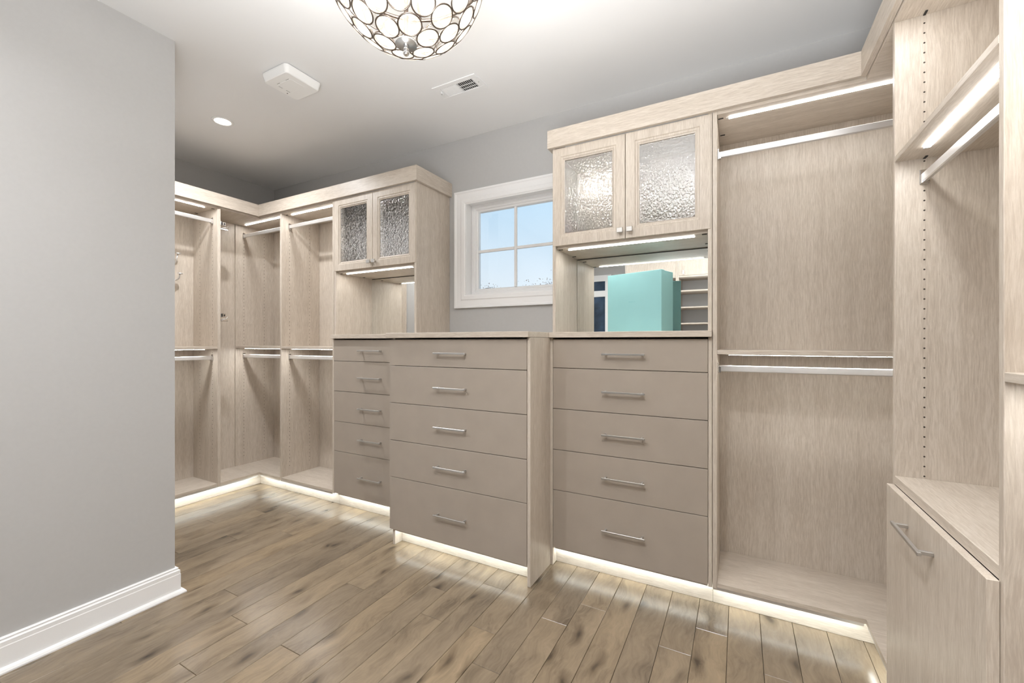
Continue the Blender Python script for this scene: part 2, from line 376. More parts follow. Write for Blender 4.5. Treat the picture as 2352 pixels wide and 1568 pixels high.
# ------------------------------------------------------------ cabinet helpers
def strip(parent, ax, a0, a1, c, z, name='light_strip', mat=None, w=.013):
    """aluminium channel with glowing diffuser let into the underside at z"""
    f = MB()
    if ax == 'x': f.box(a0 - .012, a1 + .012, c - w / 2 + .001, c + w / 2 - .001, z - .0035, z - .0003)
    else: f.box(c - w / 2 + .001, c + w / 2 - .001, a0 - .012, a1 + .012, z - .0035, z - .0003)
    ch = part(name, f, ROD, parent)
    g = MB()
    if ax == 'x': g.box(a0, a1, c - w / 2, c + w / 2, z - .0041, z - .0037)
    else: g.box(c - w / 2, c + w / 2, a0, a1, z - .0041, z - .0037)
    part('light_diffuser', g, mat or LED_M, ch, label='glowing white diffuser'); return ch
def rod(parent, ax, a0, a1, c, z):
    """flat satin wardrobe rail with a cup bracket at each end; z is its top"""
    t, h = .0075, .030
    f = MB()
    if ax == 'x': f.box(a0 + .004, a1 - .004, c - t, c + t, z - h, z, .003)
    else: f.box(c - t, c + t, a0 + .004, a1 - .004, z - h, z, .003)
    rd = part('closet_rod', f, ROD, parent)
    for s, e in ((a0, 1), (a1, -1)):
        q = MB()
        if ax == 'x':
            q.box(min(s, s + e * .004), max(s, s + e * .004), c - .012, c + .012, z - h - .007, z + .012, .0015)
            q.box(min(s + e * .004, s + e * .014), max(s + e * .004, s + e * .014), c - .0105, c + .0105, z - h - .004, z - h - .0002)
            q.box(min(s + e * .004, s + e * .014), max(s + e * .004, s + e * .014), c - .0105, c - t - .0003, z - h - .0002, z - .006)
            q.box(min(s + e * .004, s + e * .014), max(s + e * .004, s + e * .014), c + t + .0003, c + .0105, z - h - .0002, z - .006)
        else:
            q.box(c - .012, c + .012, min(s, s + e * .004), max(s, s + e * .004), z - h - .007, z + .012, .0015)
            q.box(c - .0105, c + .0105, min(s + e * .004, s + e * .014), max(s + e * .004, s + e * .014), z - h - .004, z - h - .0002)
            q.box(c - .0105, c - t - .0003, min(s + e * .004, s + e * .014), max(s + e * .004, s + e * .014), z - h - .0002, z - .006)
            q.box(c + t + .0003, c + .0105, min(s + e * .004, s + e * .014), max(s + e * .004, s + e * .014), z - h - .0002, z - .006)
        part('rod_bracket', q, CHROME, rd)
    return rd
def pin_holes(parent, face, pos, cols, z0, z1):
    """rows of 5 mm shelf-pin holes, 32 mm apart, on a panel face; face = 'x+','x-','y-' ..."""
    f = MB(); n = int((z1 - z0) / .032)
    for c in cols:
        for i in range(n + 1):
            z = z0 + .032 * i; s = 1 if face[1] == '+' else -1
            if face[0] == 'x': f.cyl((pos, c, z), (pos + s * .0006, c, z), .0027, 8)
            else: f.cyl((c, pos, z), (c, pos + s * .0006, z), .0027, 8)
    o = part('shelf_pin_holes', f, HOLE, parent, kind='stuff'); return o
def connectors(parent, spots, z, ax='x'):
    for x, y in spots:
        f = MB()
        f.box(x - (.011 if ax == 'x' else .003), x + (.011 if ax == 'x' else .003), y - (.003 if ax == 'x' else .011), y + (.003 if ax == 'x' else .011), z - .003, z - .0002)
        part('shelf_connector', f, DARK, parent)
def bd(parent, name, mat, x0, x1, y0, y1, z0, z1, bev=.0012, label=None):
    return part(name, MB().box(x0, x1, y0, y1, z0, z1, bev), mat, parent, label=label)
G = .0006
def kick_strip(parent, ax, a0, a1, c, s=1):
    """corner profile under the deck, its diffuser tilted 45 degrees back towards the toe kick (s = side of the kick)"""
    z = D0 - .001; w = .013
    def wedge(e0, e1, o, pts):
        f = MB(); R = []
        for e in (e0, e1): R.append([f.bm.verts.new((e, c + s * u, z + v) if ax == 'x' else (c + s * u, e, z + v)) for u, v in pts])
        n = len(pts)
        for i in range(n): f.bm.faces.new((R[0][i], R[0][(i + 1) % n], R[1][(i + 1) % n], R[1][i]))
        f.bm.faces.new(R[0]); f.bm.faces.new(R[1][::-1]); return f
    ch = part('kick_light_strip', wedge(a0, a1, 0, [(0, 0), (w, 0), (w, -.0015), (.0015, -w), (0, -w)]), ROD, parent)
    part('light_diffuser', wedge(a0 + .004, a1 - .004, 0, [(w, -.0025), (w + .0012, -.0035), (.0035, -w - .0012), (.0025, -w)]), KICK_M, ch, label='glowing white diffuser')

# bar pull, shared mesh: 220 mm square bar on two posts, facing -Y, origin on the drawer face
def pull_mesh():
    f = MB()
    f.box(-.110, .110, -.036, -.027, -.0050, .0050, .0012)
    f.box(-.098, -.088, -.027, 0, -.005, .005, .0008); f.box(.088, .098, -.027, 0, -.005, .005, .0008)
    return f.mesh('bar_pull', NICKEL)
PULL = pull_mesh()
DZ = [(.103, .4215), (.4245, .6465), (.6495, .8745), (.8775, 1.1015), (1.1045, 1.262)]
HZ = [.262, .536, .762, .986, 1.183]
def drawers(parent, x0, x1, yf):
    for (z0, z1), hz in zip(DZ, HZ):
        d = part('drawer', MB().box(x0, x1, yf, yf + .018, z0, z1, .001), DRAWER, parent)
        inst('handle', PULL, d, ((x0 + x1) / 2, yf, hz), label='brushed nickel bar handle')
        part('drawer_box', MB().box(x0 + .02, x1 - .02, yf + .019, yf + .24, z0 + .02, z1 - .025), OAK_X, d)

# ------------------------------------------------------------ chests of drawers under the counter
t = thing('drawer_chest', 'taupe five-drawer chest at the far left of the counter, under the smaller glass cupboard', 'chest of drawers', (-2.32, 2.39, 0))
bd(t, 'side_panel', OAK_Z, -1.926, -1.907, YF, YW - .002, 0, 1.270)
drawers(t, -2.711, -1.929, YF - .002)
bd(t, 'toe_kick', OAK_X, -2.7135, -1.9265, KY, KY + .016, 0, .096)
bd(t, 'bottom_panel', OAK_X, -2.7135, -1.9265, YF + .02, YW - .004, D0, D1)
bd(t, 'back_panel', OAK_Z, -2.7135, -1.9265, YW - .012, YW - .002, D1 + G, 1.27)
kick_strip(t, 'x', -2.69, -1.93, YF + .019)

t = thing('drawer_chest', 'deep taupe five-drawer chest standing forward below the window', 'chest of drawers', (-1.42, 2.26, 0))
bd(t, 'side_panel', OAK_Z, -1.884, -1.866, 1.959, YW - .002, 0, 1.270)
bd(t, 'end_panel', OAK_Z, -.9515, -.9335, 1.94, YF - .0015, 0, 1.270)
drawers(t, -1.892, -.954, 1.94)
bd(t, 'toe_kick', OAK_X, -1.8655, -.952, 2.02, 2.036, 0, .096)
bd(t, 'bottom_panel', OAK_X, -1.8655, -.952, 1.960, YF - .01, D0, D1)
bd(t, 'back_panel', OAK_Z, -1.8655, -.952, YF - .008, YF, D1 + G, 1.27)
kick_strip(t, 'x', -1.864, -.953, 1.962)

t = thing('drawer_chest', 'taupe five-drawer chest between the window and the right hanging bay, below the teal box', 'chest of drawers', (-.52, 2.39, 0))
bd(t, 'side_panel', OAK_Z, -.938, -.919, YF, YW - .002, 0, 1.270)
bd(t, 'side_panel', OAK_Z, -.128, -.1115, YF, YW - .002, D0 - .006, 1.270)
drawers(t, -.9165, -.1295, YF - .002)
bd(t, 'toe_kick', OAK_X, -.9185, -.1102, KY, KY + .016, 0, .096)
bd(t, 'bottom_panel', OAK_X, -.9185, -.1285, YF + .02, YW - .004, D0, D1)
bd(t, 'back_panel', OAK_Z, -.9185, -.1285, YW - .012, YW - .002, D1 + G, 1.27)
kick_strip(t, 'x', -.917, -.131, YF + .019)

def tag(o, label, cat, group=None):
    o['label'] = label; o['category'] = cat
    if group: o['group'] = group
    return o
CT0, CT1 = 1.2715, 1.3015
def top_thing(pts, label):
    b = base = (sum(p[0] for p in pts) / len(pts), sum(p[1] for p in pts) / len(pts), CT0)
    o = bpy.data.objects.new('countertop', MB().prism(pts, CT0, CT1).mesh('countertop', OAK_X, base)); COL.objects.link(o); o.location = base
    bv = o.modifiers.new('edge', 'BEVEL'); bv.width = .0015; bv.segments = 1
    return tag(o, label, 'countertop')
top_thing([(-2.727, 2.175), (-1.906, 2.175), (-1.906, YW - .002), (-2.7135, YW - .002), (-2.7135, 2.1992), (-2.727, 2.1992)], 'narrow pale oak counter under the smaller glass cupboard at the left')
top_thing([(-1.9055, 1.918), (-.9355, 1.918), (-.9355, YW - .002), (-1.9055, YW - .002)], 'deep pale oak counter below the window')
top_thing([(-.935, 2.175), (-.1115, 2.175), (-.1115, YW - .002), (-.935, YW - .002)], 'pale oak counter that carries the teal box')

# ------------------------------------------------------------ glass-door hutches over the counter
def knob_mesh():
    f = MB(); f.cyl((0, 0, 0), (0, -.014, 0), .006, 12); f.box(-.015, .015, -.026, -.014, -.0125, .0125, .0015)
    return f.mesh('knob', NICKEL)
KNOB = knob_mesh()
def hutch(x0, x1, label, outer_right):
    t = thing('glass_hutch', label, 'cabinet', ((x0 + x1) / 2, 2.39, CT1))
    xm = (x0 + x1) / 2; zb = 1.768
    lo = CT1 + G
    bd(t, 'side_panel', OAK_Z, x0, x0 + .018, YF + .0015, YW - .002, lo, U1)
    bd(t, 'side_panel', OAK_Z, x1 - .018, x1, YF + .0015, YW - .002, lo, U1)
    bd(t, 'cupboard_floor', OAK_X, x0 + .0186, x1 - .0186, YF + .02, YW - .014, zb, zb + .019)
    bd(t, 'top_panel', OAK_X, x0 + .0186, x1 - .0186, YF + .02, YW - .014, U0, U1)
    bd(t, 'back_panel', OAK_Z, x0 + .0186, x1 - .0186, YW - .0125, YW - .003, zb, U1)
    bd(t, 'mirror', MIRROR, x0 + .020, x1 - .020, YW - .017, YW - .0125, lo + .002, zb - .006, 0, 'frameless mirror back')
    bd(t, 'mirror_edge', DARK, x0 + .0188, x1 - .0188, YW - .0122, YW - .004, lo, zb - G, 0)
    strip(t, 'x', x0 + .075, x1 - .080, 2.258, zb)
    connectors(t, [(x0 + .035, 2.24), (x0 + .035, 2.46), (x1 - .035, 2.24), (x1 - .035, 2.46)], zb)
    for a, c, kx in ((x0 + .002, xm - .0015, -1), (xm + .0015, x1 - .006, 1)):
        prof = [(0, 0), (0, .0185), (.001, .0195), (.046, .0195), (.050, .0155), (.058, .0155), (.063, .011), (.068, .009), (.068, .0)]
        d = part('door', MB().rings(a, c, 1.782, 2.321, YF + .018, prof), OAK_Z, t)
        part('glass_pane', MB().box(a + .0685, c - .0685, YF + .0065, YF + .0105, 1.8505, 2.2475), RAIN, d, label='rippled rain-textured glass')
        inst('knob', KNOB, d, ((c - .022 if kx < 0 else a + .024), YF - .0018, 1.822), label='square brushed nickel knob')
        for hz in (1.86, 2.22):
            hx = a + .012 if kx < 0 else c - .012
            part('hinge', MB().box(hx - .009 if kx > 0 else hx, hx if kx > 0 else hx + .009, YF + .0195, YF + .05, hz - .012, hz + .012), NICKEL, d)
    return t
hutch(-2.713, -1.907, 'pale oak hutch with two rain-glass doors and mirror, at the left of the window', True)
hutch(-.921, -.1115, 'pale oak hutch with two rain-glass doors and mirror, behind the teal box', False)

# ------------------------------------------------------------ cornices
def cornice(label, boards, loc):
    t = thing('cornice', label, 'cornice', loc)
    for pts, m in boards: part('cornice_board', MB().prism(pts, 2.325, 2.424), m, t)
    return t
CY = 2.178
cornice('pale oak cornice over the left-hand bays and the smaller hutch', [
    ([(-3.636, CY), (-1.886, CY), (-1.905, CY + .0195), (-3.6555, CY + .0195)], OAK_X),
    ([(-1.886, CY + .0005), (-1.886, YW - .001), (-1.905, YW - .001), (-1.905, CY + .020)], OAK_Y),
    ([(-3.636, CY - .0005), (-3.636, YN + .002), (-3.6555, YN + .002), (-3.6555, CY + .019)], OAK_Y)], (-2.9, 2.18, 2.3185))
cornice('pale oak cornice over the right hutch, right hanging bay and hamper unit', [
    ([(-.943, CY), (.436, CY), (.4555, CY + .0195), (-.924, CY + .0195)], OAK_X),
    ([(-.943, CY + .0005), (-.924, CY + .020), (-.924, YW - .001), (-.943, YW - .001)], OAK_Y),
    ([(.436, CY - .0005), (.4555, CY + .019), (.4555, .30), (.436, .30)], OAK_Y)], (-.2, 2.18, 2.3185))

# ------------------------------------------------------------ hanging bays
RY = YF + .074; LY = 2.252      # rail and light strip behind the front
def bay_back(parent, x0, x1, rods, xs0=None, shelf=True, strip_x=None):
    s0, s1 = strip_x or (x0 + .055, x1 - .03)
    strip(parent, 'x', s0, s1, LY, U0); strip(parent, 'x', s0, s1, LY, S0)
    for z in rods: rod(parent, 'x', x0 + .0004, x1 - .0004, RY, z)

# left wall bay (partly hidden by the foreground wall)
t = thing('hanging_bay', 'double-rail hanging bay on the left wall, half hidden by the foreground wall, with two hooks', 'wardrobe', (-3.84, 1.47, 0))
dv = bd(t, 'divider_panel', OAK_Z, XL + .012, XFL, 1.867, 1.889, D0 - .004, U1)
pin_holes(dv, 'y-', 1.867, (-3.734, -3.925), .20, 2.25)
bd(t, 'side_panel', OAK_Z, XL + .012, XFL, YN + .003, YN + .022, D0 - .004, U1)
bd(t, 'back_panel', OAK_Z, XL + .001, XL + .0112, YN + .003, 1.889, D0, U1)
bd(t, 'bottom_deck', OAK_Y, XL + .012, XFL, YN + .0226, 1.8664, D0, D1)
bd(t, 'middle_shelf', OAK_Y, XL + .012, XFL, YN + .0226, 1.8664, S0, S1)
bd(t, 'top_panel', OAK_Y, XL + .012, XFL, YN + .0226, 1.8664, U0, U1)
bd(t, 'toe_kick', OAK_Y, KXL - .016, KXL, YN + .004, 2.2655, 0, .096)
rod(t, 'y', YN + .023, 1.8664, -3.734, 2.232); rod(t, 'y', YN + .023, 1.8664, -3.734, 1.134)
strip(t, 'y', YN + .08, 1.797, -3.713, U0); strip(t, 'y', YN + .08, 1.797, -3.713, S0)
kick_strip(t, 'y', YN + .03, 2.19, XFL - .003, -1)
connectors(t, [(-3.70, 1.853), (-3.95, 1.853)], U0, 'y')
# double coat hooks on the back panel
hk = bd(t, 'coat_hook', NICKEL, XL + .0115, XL + .016, 1.702, 1.727, 1.735, 1.90, .002, 'satin double coat hook')
hx = XL + .016
f = MB().tube([(hx, 1.715, 1.86), (hx + .03, 1.715, 1.868), (hx + .05, 1.722, 1.90), (hx + .062, 1.728, 1.955)], [.006, .0055, .005, .005], 10)
f.cyl((hx + .062, 1.728, 1.952), (hx + .064, 1.728, 1.961), .017, 16)
part('upper_prong', f, ROD, hk, True)
f = MB().tube([(hx, 1.715, 1.752), (hx + .045, 1.722, 1.742), (hx + .075, 1.728, 1.752), (hx + .086, 1.732, 1.792)], [.006, .0055, .005, .005], 10)
f.cyl((hx + .086, 1.732, 1.790), (hx + .088, 1.732, 1.799), .017, 16)
part('lower_prong', f, ROD, hk, True)

# corner bay
t = thing('hanging_bay', 'open corner hanging bay in the far left corner of the room', 'wardrobe', (-3.72, 2.38, 0))
bd(t, 'back_panel', OAK_Z, XL + .001, XL + .0112, 1.8896, YF - .0006, D0, U1)
hp = bd(t, 'side_panel', OAK_Z, XL + .001, XL + .020, YF, YW - .0126, D0, U1)
pin_holes(hp, 'x+', XL + .020, (RY, 2.462), .20, 2.28)
bd(t, 'back_panel', OAK_Z, XL + .0012, -3.3746, YW - .012, YW - .002, D0, U1)
part('bottom_deck', MB().prism([(XL + .0206, YW - .0126), (XL + .0206, YF), (XL + .012, YF - .001), (XL + .012, 1.8896), (XFL, 1.8896), (XFL, YF), (-3.3746, YF), (-3.3746, YW - .0126)], D0, D1), OAK_X, t)
part('top_panel', MB().prism([(XL + .0206, YW - .0126), (XL + .0206, YF), (XL + .012, YF - .001), (XL + .012, 1.8896), (XFL, 1.8896), (XFL, YF), (-3.3746, YF), (-3.3746, YW - .0126)], U0, U1), OAK_X, t)
bd(t, 'middle_shelf', OAK_X, XL + .0206, -3.3746, YF, YW - .0126, S0, S1)
bay_back(t, XL + .020, -3.3742, (2.234, 1.134), strip_x=(-3.955, -3.40))
bd(t, 'toe_kick', OAK_X, KXL + .0005, -3.3746, KY, KY + .016, 0, .096)
kick_strip(t, 'x', -3.65, -3.378, YF + .003)
# chrome valet fittings on the far side of the divider
for z, lab in ((2.185, 'chrome valet bracket, upper'), (1.447, 'chrome valet bracket, lower')):
    f = MB().box(-3.692, -3.664, 1.8895, 1.893, z - .034, z + .034, .001).box(-3.690, -3.666, 1.8931, 1.934, z - .002, z + .030, .003)
    f.box(-3.690, -3.666, 1.8931, 1.950, z - .034, z - .026, .002)
    v = part('valet_bracket', f, CHROME, t)
    part('valet_slot', MB().box(-3.6658, -3.6653, 1.897, 1.909, z + .003, z + .026).box(-3.6658, -3.6653, 1.916, 1.926, z + .006, z + .022), DARK, v)
    f = MB().tube([(-3.677, 1.90, z - .024), (-3.677, 1.94, z - .012), (-3.672, 1.95, z + .004)], .004, 8)
    part('valet_hook', f, CHROME, v, True)

# bay between the corner and the left hutch
t = thing('hanging_bay', 'double-rail hanging bay between the far corner and the left drawer chest', 'wardrobe', (-3.05, 2.38, 0))
dv = bd(t, 'divider_panel', OAK_Z, -3.374, -3.355, YF, YW - .0126, D0 - .004, U1)
pin_holes(dv, 'x+', -3.355, (RY, 2.462), .20, 2.28)
bd(t, 'side_panel', OAK_Z, -2.7315, -2.7145, YF, YW - .0126, D0 - .004, U1)
bd(t, 'back_panel', OAK_Z, -3.374, -2.7145, YW - .012, YW - .002, D0, U1)
for nm, z0, z1 in (('bottom_deck', D0, D1), ('middle_shelf', S0, S1), ('top_panel', U0, U1)):
    bd(t, nm, OAK_X, -3.3544, -2.7321, YF, YW - .0126, z0, z1)
bay_back(t, -3.355, -2.7317, (2.234, 1.134), strip_x=(-3.292, -2.775))
bd(t, 'toe_kick', OAK_X, -3.374, -2.7145, KY, KY + .016, 0, .096)
kick_strip(t, 'x', -3.37, -2.734, YF + .003)
connectors(t, [(-3.34, 2.24), (-3.34, 2.46)], U0)

# right bay with the inner corner
t = thing('hanging_bay', 'tall double-rail hanging bay to the right of the teal box', 'wardrobe', (.2, 2.38, 0))
bd(t, 'divider_panel', OAK_Z, -.1095, -.0905, YF, YW - .0126, D0 - .006, U1)
bd(t, 'back_panel', OAK_Z, -.1095, XR - .002, YW - .012, YW - .002, D0, U1)
Lp = [(-.0899, YW - .0126), (-.0899, YF), (XFR, YF), (XFR, 1.8656), (XR - .002, 1.8656), (XR - .002, YW - .0126)]
part('bottom_deck', MB().prism(Lp, D0, D1), OAK_X, t)
part('top_panel', MB().prism(Lp, U0, U1), OAK_X, t)
bd(t, 'middle_shelf', OAK_X, -.0899, XR - .002, YF, YW - .0126, S0, S1)
bd(t, 'side_panel', OAK_Z, XR - .0014, XR - .0004, 1.866, YW - .0126, D0, U1, 0)
bay_back(t, -.0905, XR - .0016, (2.163, 1.136), strip_x=(-.042, XR - .06))
bd(t, 'toe_kick', OAK_X, -.1095, KXR - .0005, KY, KY + .016, 0, .096)
kick_strip(t, 'x', -.107, .45, YF + .003)
connectors(t, [(-.076, 2.245), (-.074, 2.43)], U0)

# right wall unit with the tilt-out hamper
Y0, Y1 = 1.204, 1.846
t = thing('hamper_unit', 'pale oak unit on the right wall with hanging rail above and tilt-out hamper below', 'wardrobe', (.65, 1.52, 0))
fp = bd(t, 'side_panel', OAK_Z, XFR, XR - .002, Y1, 1.865, D0 - .004, U1)
pin_holes(fp, 'y-', Y1, (.531,), .812, 2.29)
bd(t, 'side_panel', OAK_Z, XFR, XR - .002, Y0 - .019, Y0, 0, U1)
bd(t, 'back_panel', OAK_Z, XR - .0115, XR - .002, Y0 + G, Y1 - G, D0, U1)
for nm, z0, z1 in (('bottom_deck', D0, D1), ('hamper_top', .775, .804), ('upper_shelf', 1.845, 1.864), ('top_panel', U0, U1)):
    bd(t, nm, OAK_Y, XFR, XR - .0121, Y0 + G, Y1 - G, z0, z1)
rod(t, 'y', Y0, Y1, .531, 1.797)
strip(t, 'y', Y0 + .02, 1.735, .505, 1.845, w=.016); strip(t, 'y', Y0 + .02, 1.735, .505, U0, w=.016)
connectors(t, [(.53, 1.832)], U0, 'y'); connectors(t, [(.53, 1.832)], 1.845, 'y')
d = bd(t, 'hamper_door', OAK_Z, .4375, .4567, Y0 - .006, Y1 + .004, .06, .7743, .0008, 'tilt-out hamper front')
pb = inst('handle', PULL, d, (.4375, 1.555, .706), (0, 0, -math.pi / 2), 'brushed nickel bar handle')
bd(t, 'toe_kick', OAK_Y, KXR, KXR + .016, Y0 + .001, KY + .016, 0, .096)
kick_strip(t, 'y', 1.24, 2.19, XFR + .003)

# next unit nearer the camera on the right wall
t = thing('shelf_unit', 'pale oak shelving unit at the right edge, nearest the camera', 'wardrobe', (.65, .75, 0))
bd(t, 'side_panel', OAK_Z, XFR, XR - .002, .30, .319, 0, U1)
bd(t, 'back_panel', OAK_Z, XR - .0115, XR - .002, .3196, Y0 - .0196, D0, U1)
bd(t, 'toe_kick', OAK_Y, KXR, KXR + .016, .3196, Y0 - .0196, 0, .096)
for nm, z0, z1 in (('bottom_deck', D0, D1), ('middle_shelf', 1.171, 1.190), ('top_panel', U0, U1)):
    bd(t, nm, OAK_Y, XFR, XR - .0121, .3196, Y0 - .0196, z0, z1)
strip(t, 'y', .36, 1.14, .51, 1.171); strip(t, 'y', .36, 1.14, .51, U0)

# ------------------------------------------------------------ teal gift box
bx = bpy.data.objects.new('gift_box', None); COL.objects.link(bx)
bx.location = (-.648, 2.352, CT1 + .0005); bx.rotation_euler = (0, 0, math.radians(-17.5))
tag(bx, 'teal rigid gift box with small dark lettering, standing on the right counter before the mirror', 'box')
f = MB().box(0, .315, 0, .132, 0, .3145, .002); o = bpy.data.objects.new('box_body', f.mesh('box_body', TEAL)); COL.objects.link(o); o.parent = bx
f = MB().box(-.0015, .3165, -.0015, .032, -.0003, .316, .0015); o = bpy.data.objects.new('box_lid', f.mesh('box_lid', TEAL)); COL.objects.link(o); o.parent = bx
cu = bpy.data.curves.new('lettering', 'FONT'); cu.body = 'TIFFANY & CO.'; cu.size = .0062; cu.align_x = 'CENTER'; cu.extrude = .0001
tmp = bpy.data.objects.new('tmp', cu); COL.objects.link(tmp)
dg = bpy.context.evaluated_depsgraph_get(); me = bpy.data.meshes.new_from_object(tmp.evaluated_get(dg))
bpy.data.objects.remove(tmp, do_unlink=True); me.materials.clear(); me.materials.append(INK)
o = bpy.data.objects.new('lettering', me); COL.objects.link(o); o.parent = bx; o.location = (.150, -.0017, .158); o.rotation_euler = (math.pi / 2, 0, 0); o['label'] = 'small dark teal printed lettering'

# ------------------------------------------------------------ chandelier
cx_, cy_, cz_, CR = -.983, 1.084, 2.511, .262
t = thing('chandelier', 'semi-flush bowl chandelier of wire-ringed crystal discs on the ceiling', 'ceiling lamp', (cx_, cy_, ZC))
part('canopy', MB().cyl((cx_, cy_, ZC - .028), (cx_, cy_, ZC - .001), .065, 32, .072), BRONZE, t, True)
part('stem', MB().cyl((cx_, cy_, 2.27), (cx_, cy_, ZC - .028), .007, 12), BRONZE, t, True)
part('rim', MB().tube([(cx_ + math.cos(a) * CR, cy_ + math.sin(a) * CR, cz_ + .012) for a in [2 * math.pi * i / 48 for i in range(48)]], .006, 8, True), BRONZE, t, True)
f = MB()
for i in range(3):
    a = 2 * math.pi * i / 3; f.tube([(cx_, cy_, cz_ + .05), (cx_ + math.cos(a) * CR * .5, cy_ + math.sin(a) * CR * .5, cz_ + .04), (cx_ + math.cos(a) * CR, cy_ + math.sin(a) * CR, cz_ + .016)], .005, 8)
part('spider_arm', f, BRONZE, t, True)
part('finial_plate', MB().cyl((cx_, cy_, cz_ - CR - .006), (cx_, cy_, cz_ - CR + .004), .036, 28, .030), NICKEL, t, True)
part('finial', MB().cyl((cx_, cy_, cz_ - CR - .030), (cx_, cy_, cz_ - CR - .006), .009, 16).sphere((cx_, cy_, cz_ - CR - .032), .011, 14, 10), CHROME, t, True)
RD = .0375
def ring_mesh():
    f = MB().tube([(math.cos(a) * RD, math.sin(a) * RD, 0) for a in [2 * math.pi * i / 28 for i in range(28)]], .0024, 6, True); return f.mesh('disc_ring', BRONZE, smooth=True)
def disc_mesh():
    f = MB(); rs = [(.0, -.0055), (.020, -.0050), (.031, -.0025), (.0348, 0), (.031, .0025), (.020, .0050), (0, .0055)]; n = 18; R = []
    for r_, z in rs:
        R.append([f.bm.verts.new((math.cos(2 * math.pi * k / n) * r_, math.sin(2 * math.pi * k / n) * r_, z)) for k in range(n)] if r_ else [f.bm.verts.new((0, 0, z))])
    for a, b_ in zip(R, R[1:]):
        for k in range(n):
            q = [a[k % len(a)], a[(k + 1) % len(a)], b_[(k + 1) % len(b_)], b_[k % len(b_)]]
            q = list(dict.fromkeys(q)); f.bm.faces.new(q)
    return f.mesh('crystal_disc', CRYSTAL)
RM, DM = ring_mesh(), disc_mesh()
for th, n, off in ((16.6, 6, .35), (33.2, 12, .1), (49.8, 16, .4), (66.4, 19, .0), (83.0, 21, .3)):
    for i in range(n):
        a = 2 * math.pi * (i + off) / n; th_ = math.radians(th)
        nrm = Vector((math.sin(th_) * math.cos(a), math.sin(th_) * math.sin(a), -math.cos(th_)))
        o = inst('disc_ring', RM, t, Vector((cx_, cy_, cz_)) + nrm * CR, nrm.to_track_quat('Z', 'Y').to_euler())
        q = bpy.data.objects.new('crystal_disc', DM); COL.objects.link(q); q.parent = o
for i in range(3):
    a = 2 * math.pi * (i + .5) / 3; p = Vector((cx_ + math.cos(a) * .10, cy_ + math.sin(a) * .10, cz_ + .005))
    part('lamp_holder', MB().cyl(p + Vector((0, 0, .03)), p + Vector((0, 0, .075)), .016, 14), BRONZE, t, True)
    part('bulb', MB().sphere(p, .026, 16, 12).cyl(p + Vector((0, 0, .018)), p + Vector((0, 0, .032)), .013, 12), BULB_M, t, True, 'glowing warm bulb')
    ld = bpy.data.lights.new('bulb_light', 'POINT'); ld.energy = BULB_W; ld.shadow_soft_size = .03; ld.color = (1.0, .975, .94)
    lo = bpy.data.objects.new('bulb_light', ld); COL.objects.link(lo); lo.parent = t; lo.location = p + Vector((0, 0, -.035)) - Vector((cx_, cy_, ZC))

# ------------------------------------------------------------ ceiling fittings
def downlight(x, y, label):
    t = thing('recessed_downlight', label, 'ceiling lamp', (x, y, ZC))
    f = MB(); n = 28; pr = [(.047, -.0008), (.047, -.004), (.055, -.006), (.064, -.003), (.065, -.0008)]; R = [[f.bm.verts.new((x + math.cos(2 * math.pi * k / n) * r_, y + math.sin(2 * math.pi * k / n) * r_, ZC + z)) for k in range(n)] for r_, z in pr]
    for i in range(len(R)):
        a, b_ = R[i], R[(i + 1) % len(R)]
        for k in range(n): f.bm.faces.new((a[k], a[(k + 1) % n], b_[(k + 1) % n], b_[k]))
    part('trim_ring', f, WHITE, t, True)
    part('lens', MB().cyl((x, y, ZC - .0035), (x, y, ZC - .0008), .0465, 28), LAMP_M, t, label='glowing white lens')
    ld = bpy.data.lights.new('downlight_lamp', 'AREA'); ld.shape = 'DISK'; ld.size = .09; ld.energy = DOWN_W; ld.color = (.98, .985, 1); ld.spread = math.radians(150)
    lo = bpy.data.objects.new('downlight_lamp', ld); COL.objects.link(lo); lo.parent = t; lo.location = (0, 0, -.005)
downlight(-3.08, 1.602, 'small round recessed downlight glowing in the far left of the ceiling')
for x, y, w in ((-1.75, -.25, 'by the foreground wall'), (-.3, .2, 'over the camera side of the room')):  # unseen downlights added to brighten the camera side of the room
    downlight(x, y, 'added fill light shaped as a recessed downlight ' + w + ', outside the view')

t = thing('air_vent', 'white rectangular ceiling air vent with louvres, behind the chandelier', 'vent', (-1.444, 2.045, ZC))
vx0, vx1, vy0, vy1 = -1.594, -1.294, 1.972, 2.118
f = MB(); fx0, fx1, fy0, fy1 = -1.552, -1.332, 2.004, 2.086
f.box(vx0, vx1, vy0, fy0, ZC - .006, ZC - .0005, .002).box(vx0, vx1, fy1, vy1, ZC - .006, ZC - .0005, .002)
f.box(vx0, fx0, fy0, fy1, ZC - .006, ZC - .0005).box(fx1, vx1, fy0, fy1, ZC - .006, ZC - .0005).box(-1.447, -1.439, fy0, fy1, ZC - .006, ZC - .0005)
part('vent_frame', f, VENTM, t)
part('vent_duct', MB().box(fx0, fx1, fy0, fy1, ZC - .0009, ZC - .0004), DARK, t)
for half, (a, c) in enumerate(((fx0, -1.447), (-1.439, fx1))):
    n = 9
    for i in range(n):
        x = a + (c - a) * (i + .5) / n
        s = 1 if half == 0 else -1
        f = MB(); dx = .0037
        vs = [f.bm.verts.new(p) for p in ((x - s * dx, fy0 + .001, ZC - .0062), (x + s * dx, fy0 + .001, ZC - .0012), (x + s * dx, fy1 - .001, ZC - .0012), (x - s * dx, fy1 - .001, ZC - .0062))]
        f.bm.faces.new(vs); g = bmesh.ops.extrude_face_region(f.bm, geom=f.bm.faces[:]); bmesh.ops.translate(f.bm, verts=[v for v in g['geom'] if isinstance(v, bmesh.types.BMVert)], vec=(.0009, 0, .0002))
        part('louvre', f, VENTM, t)
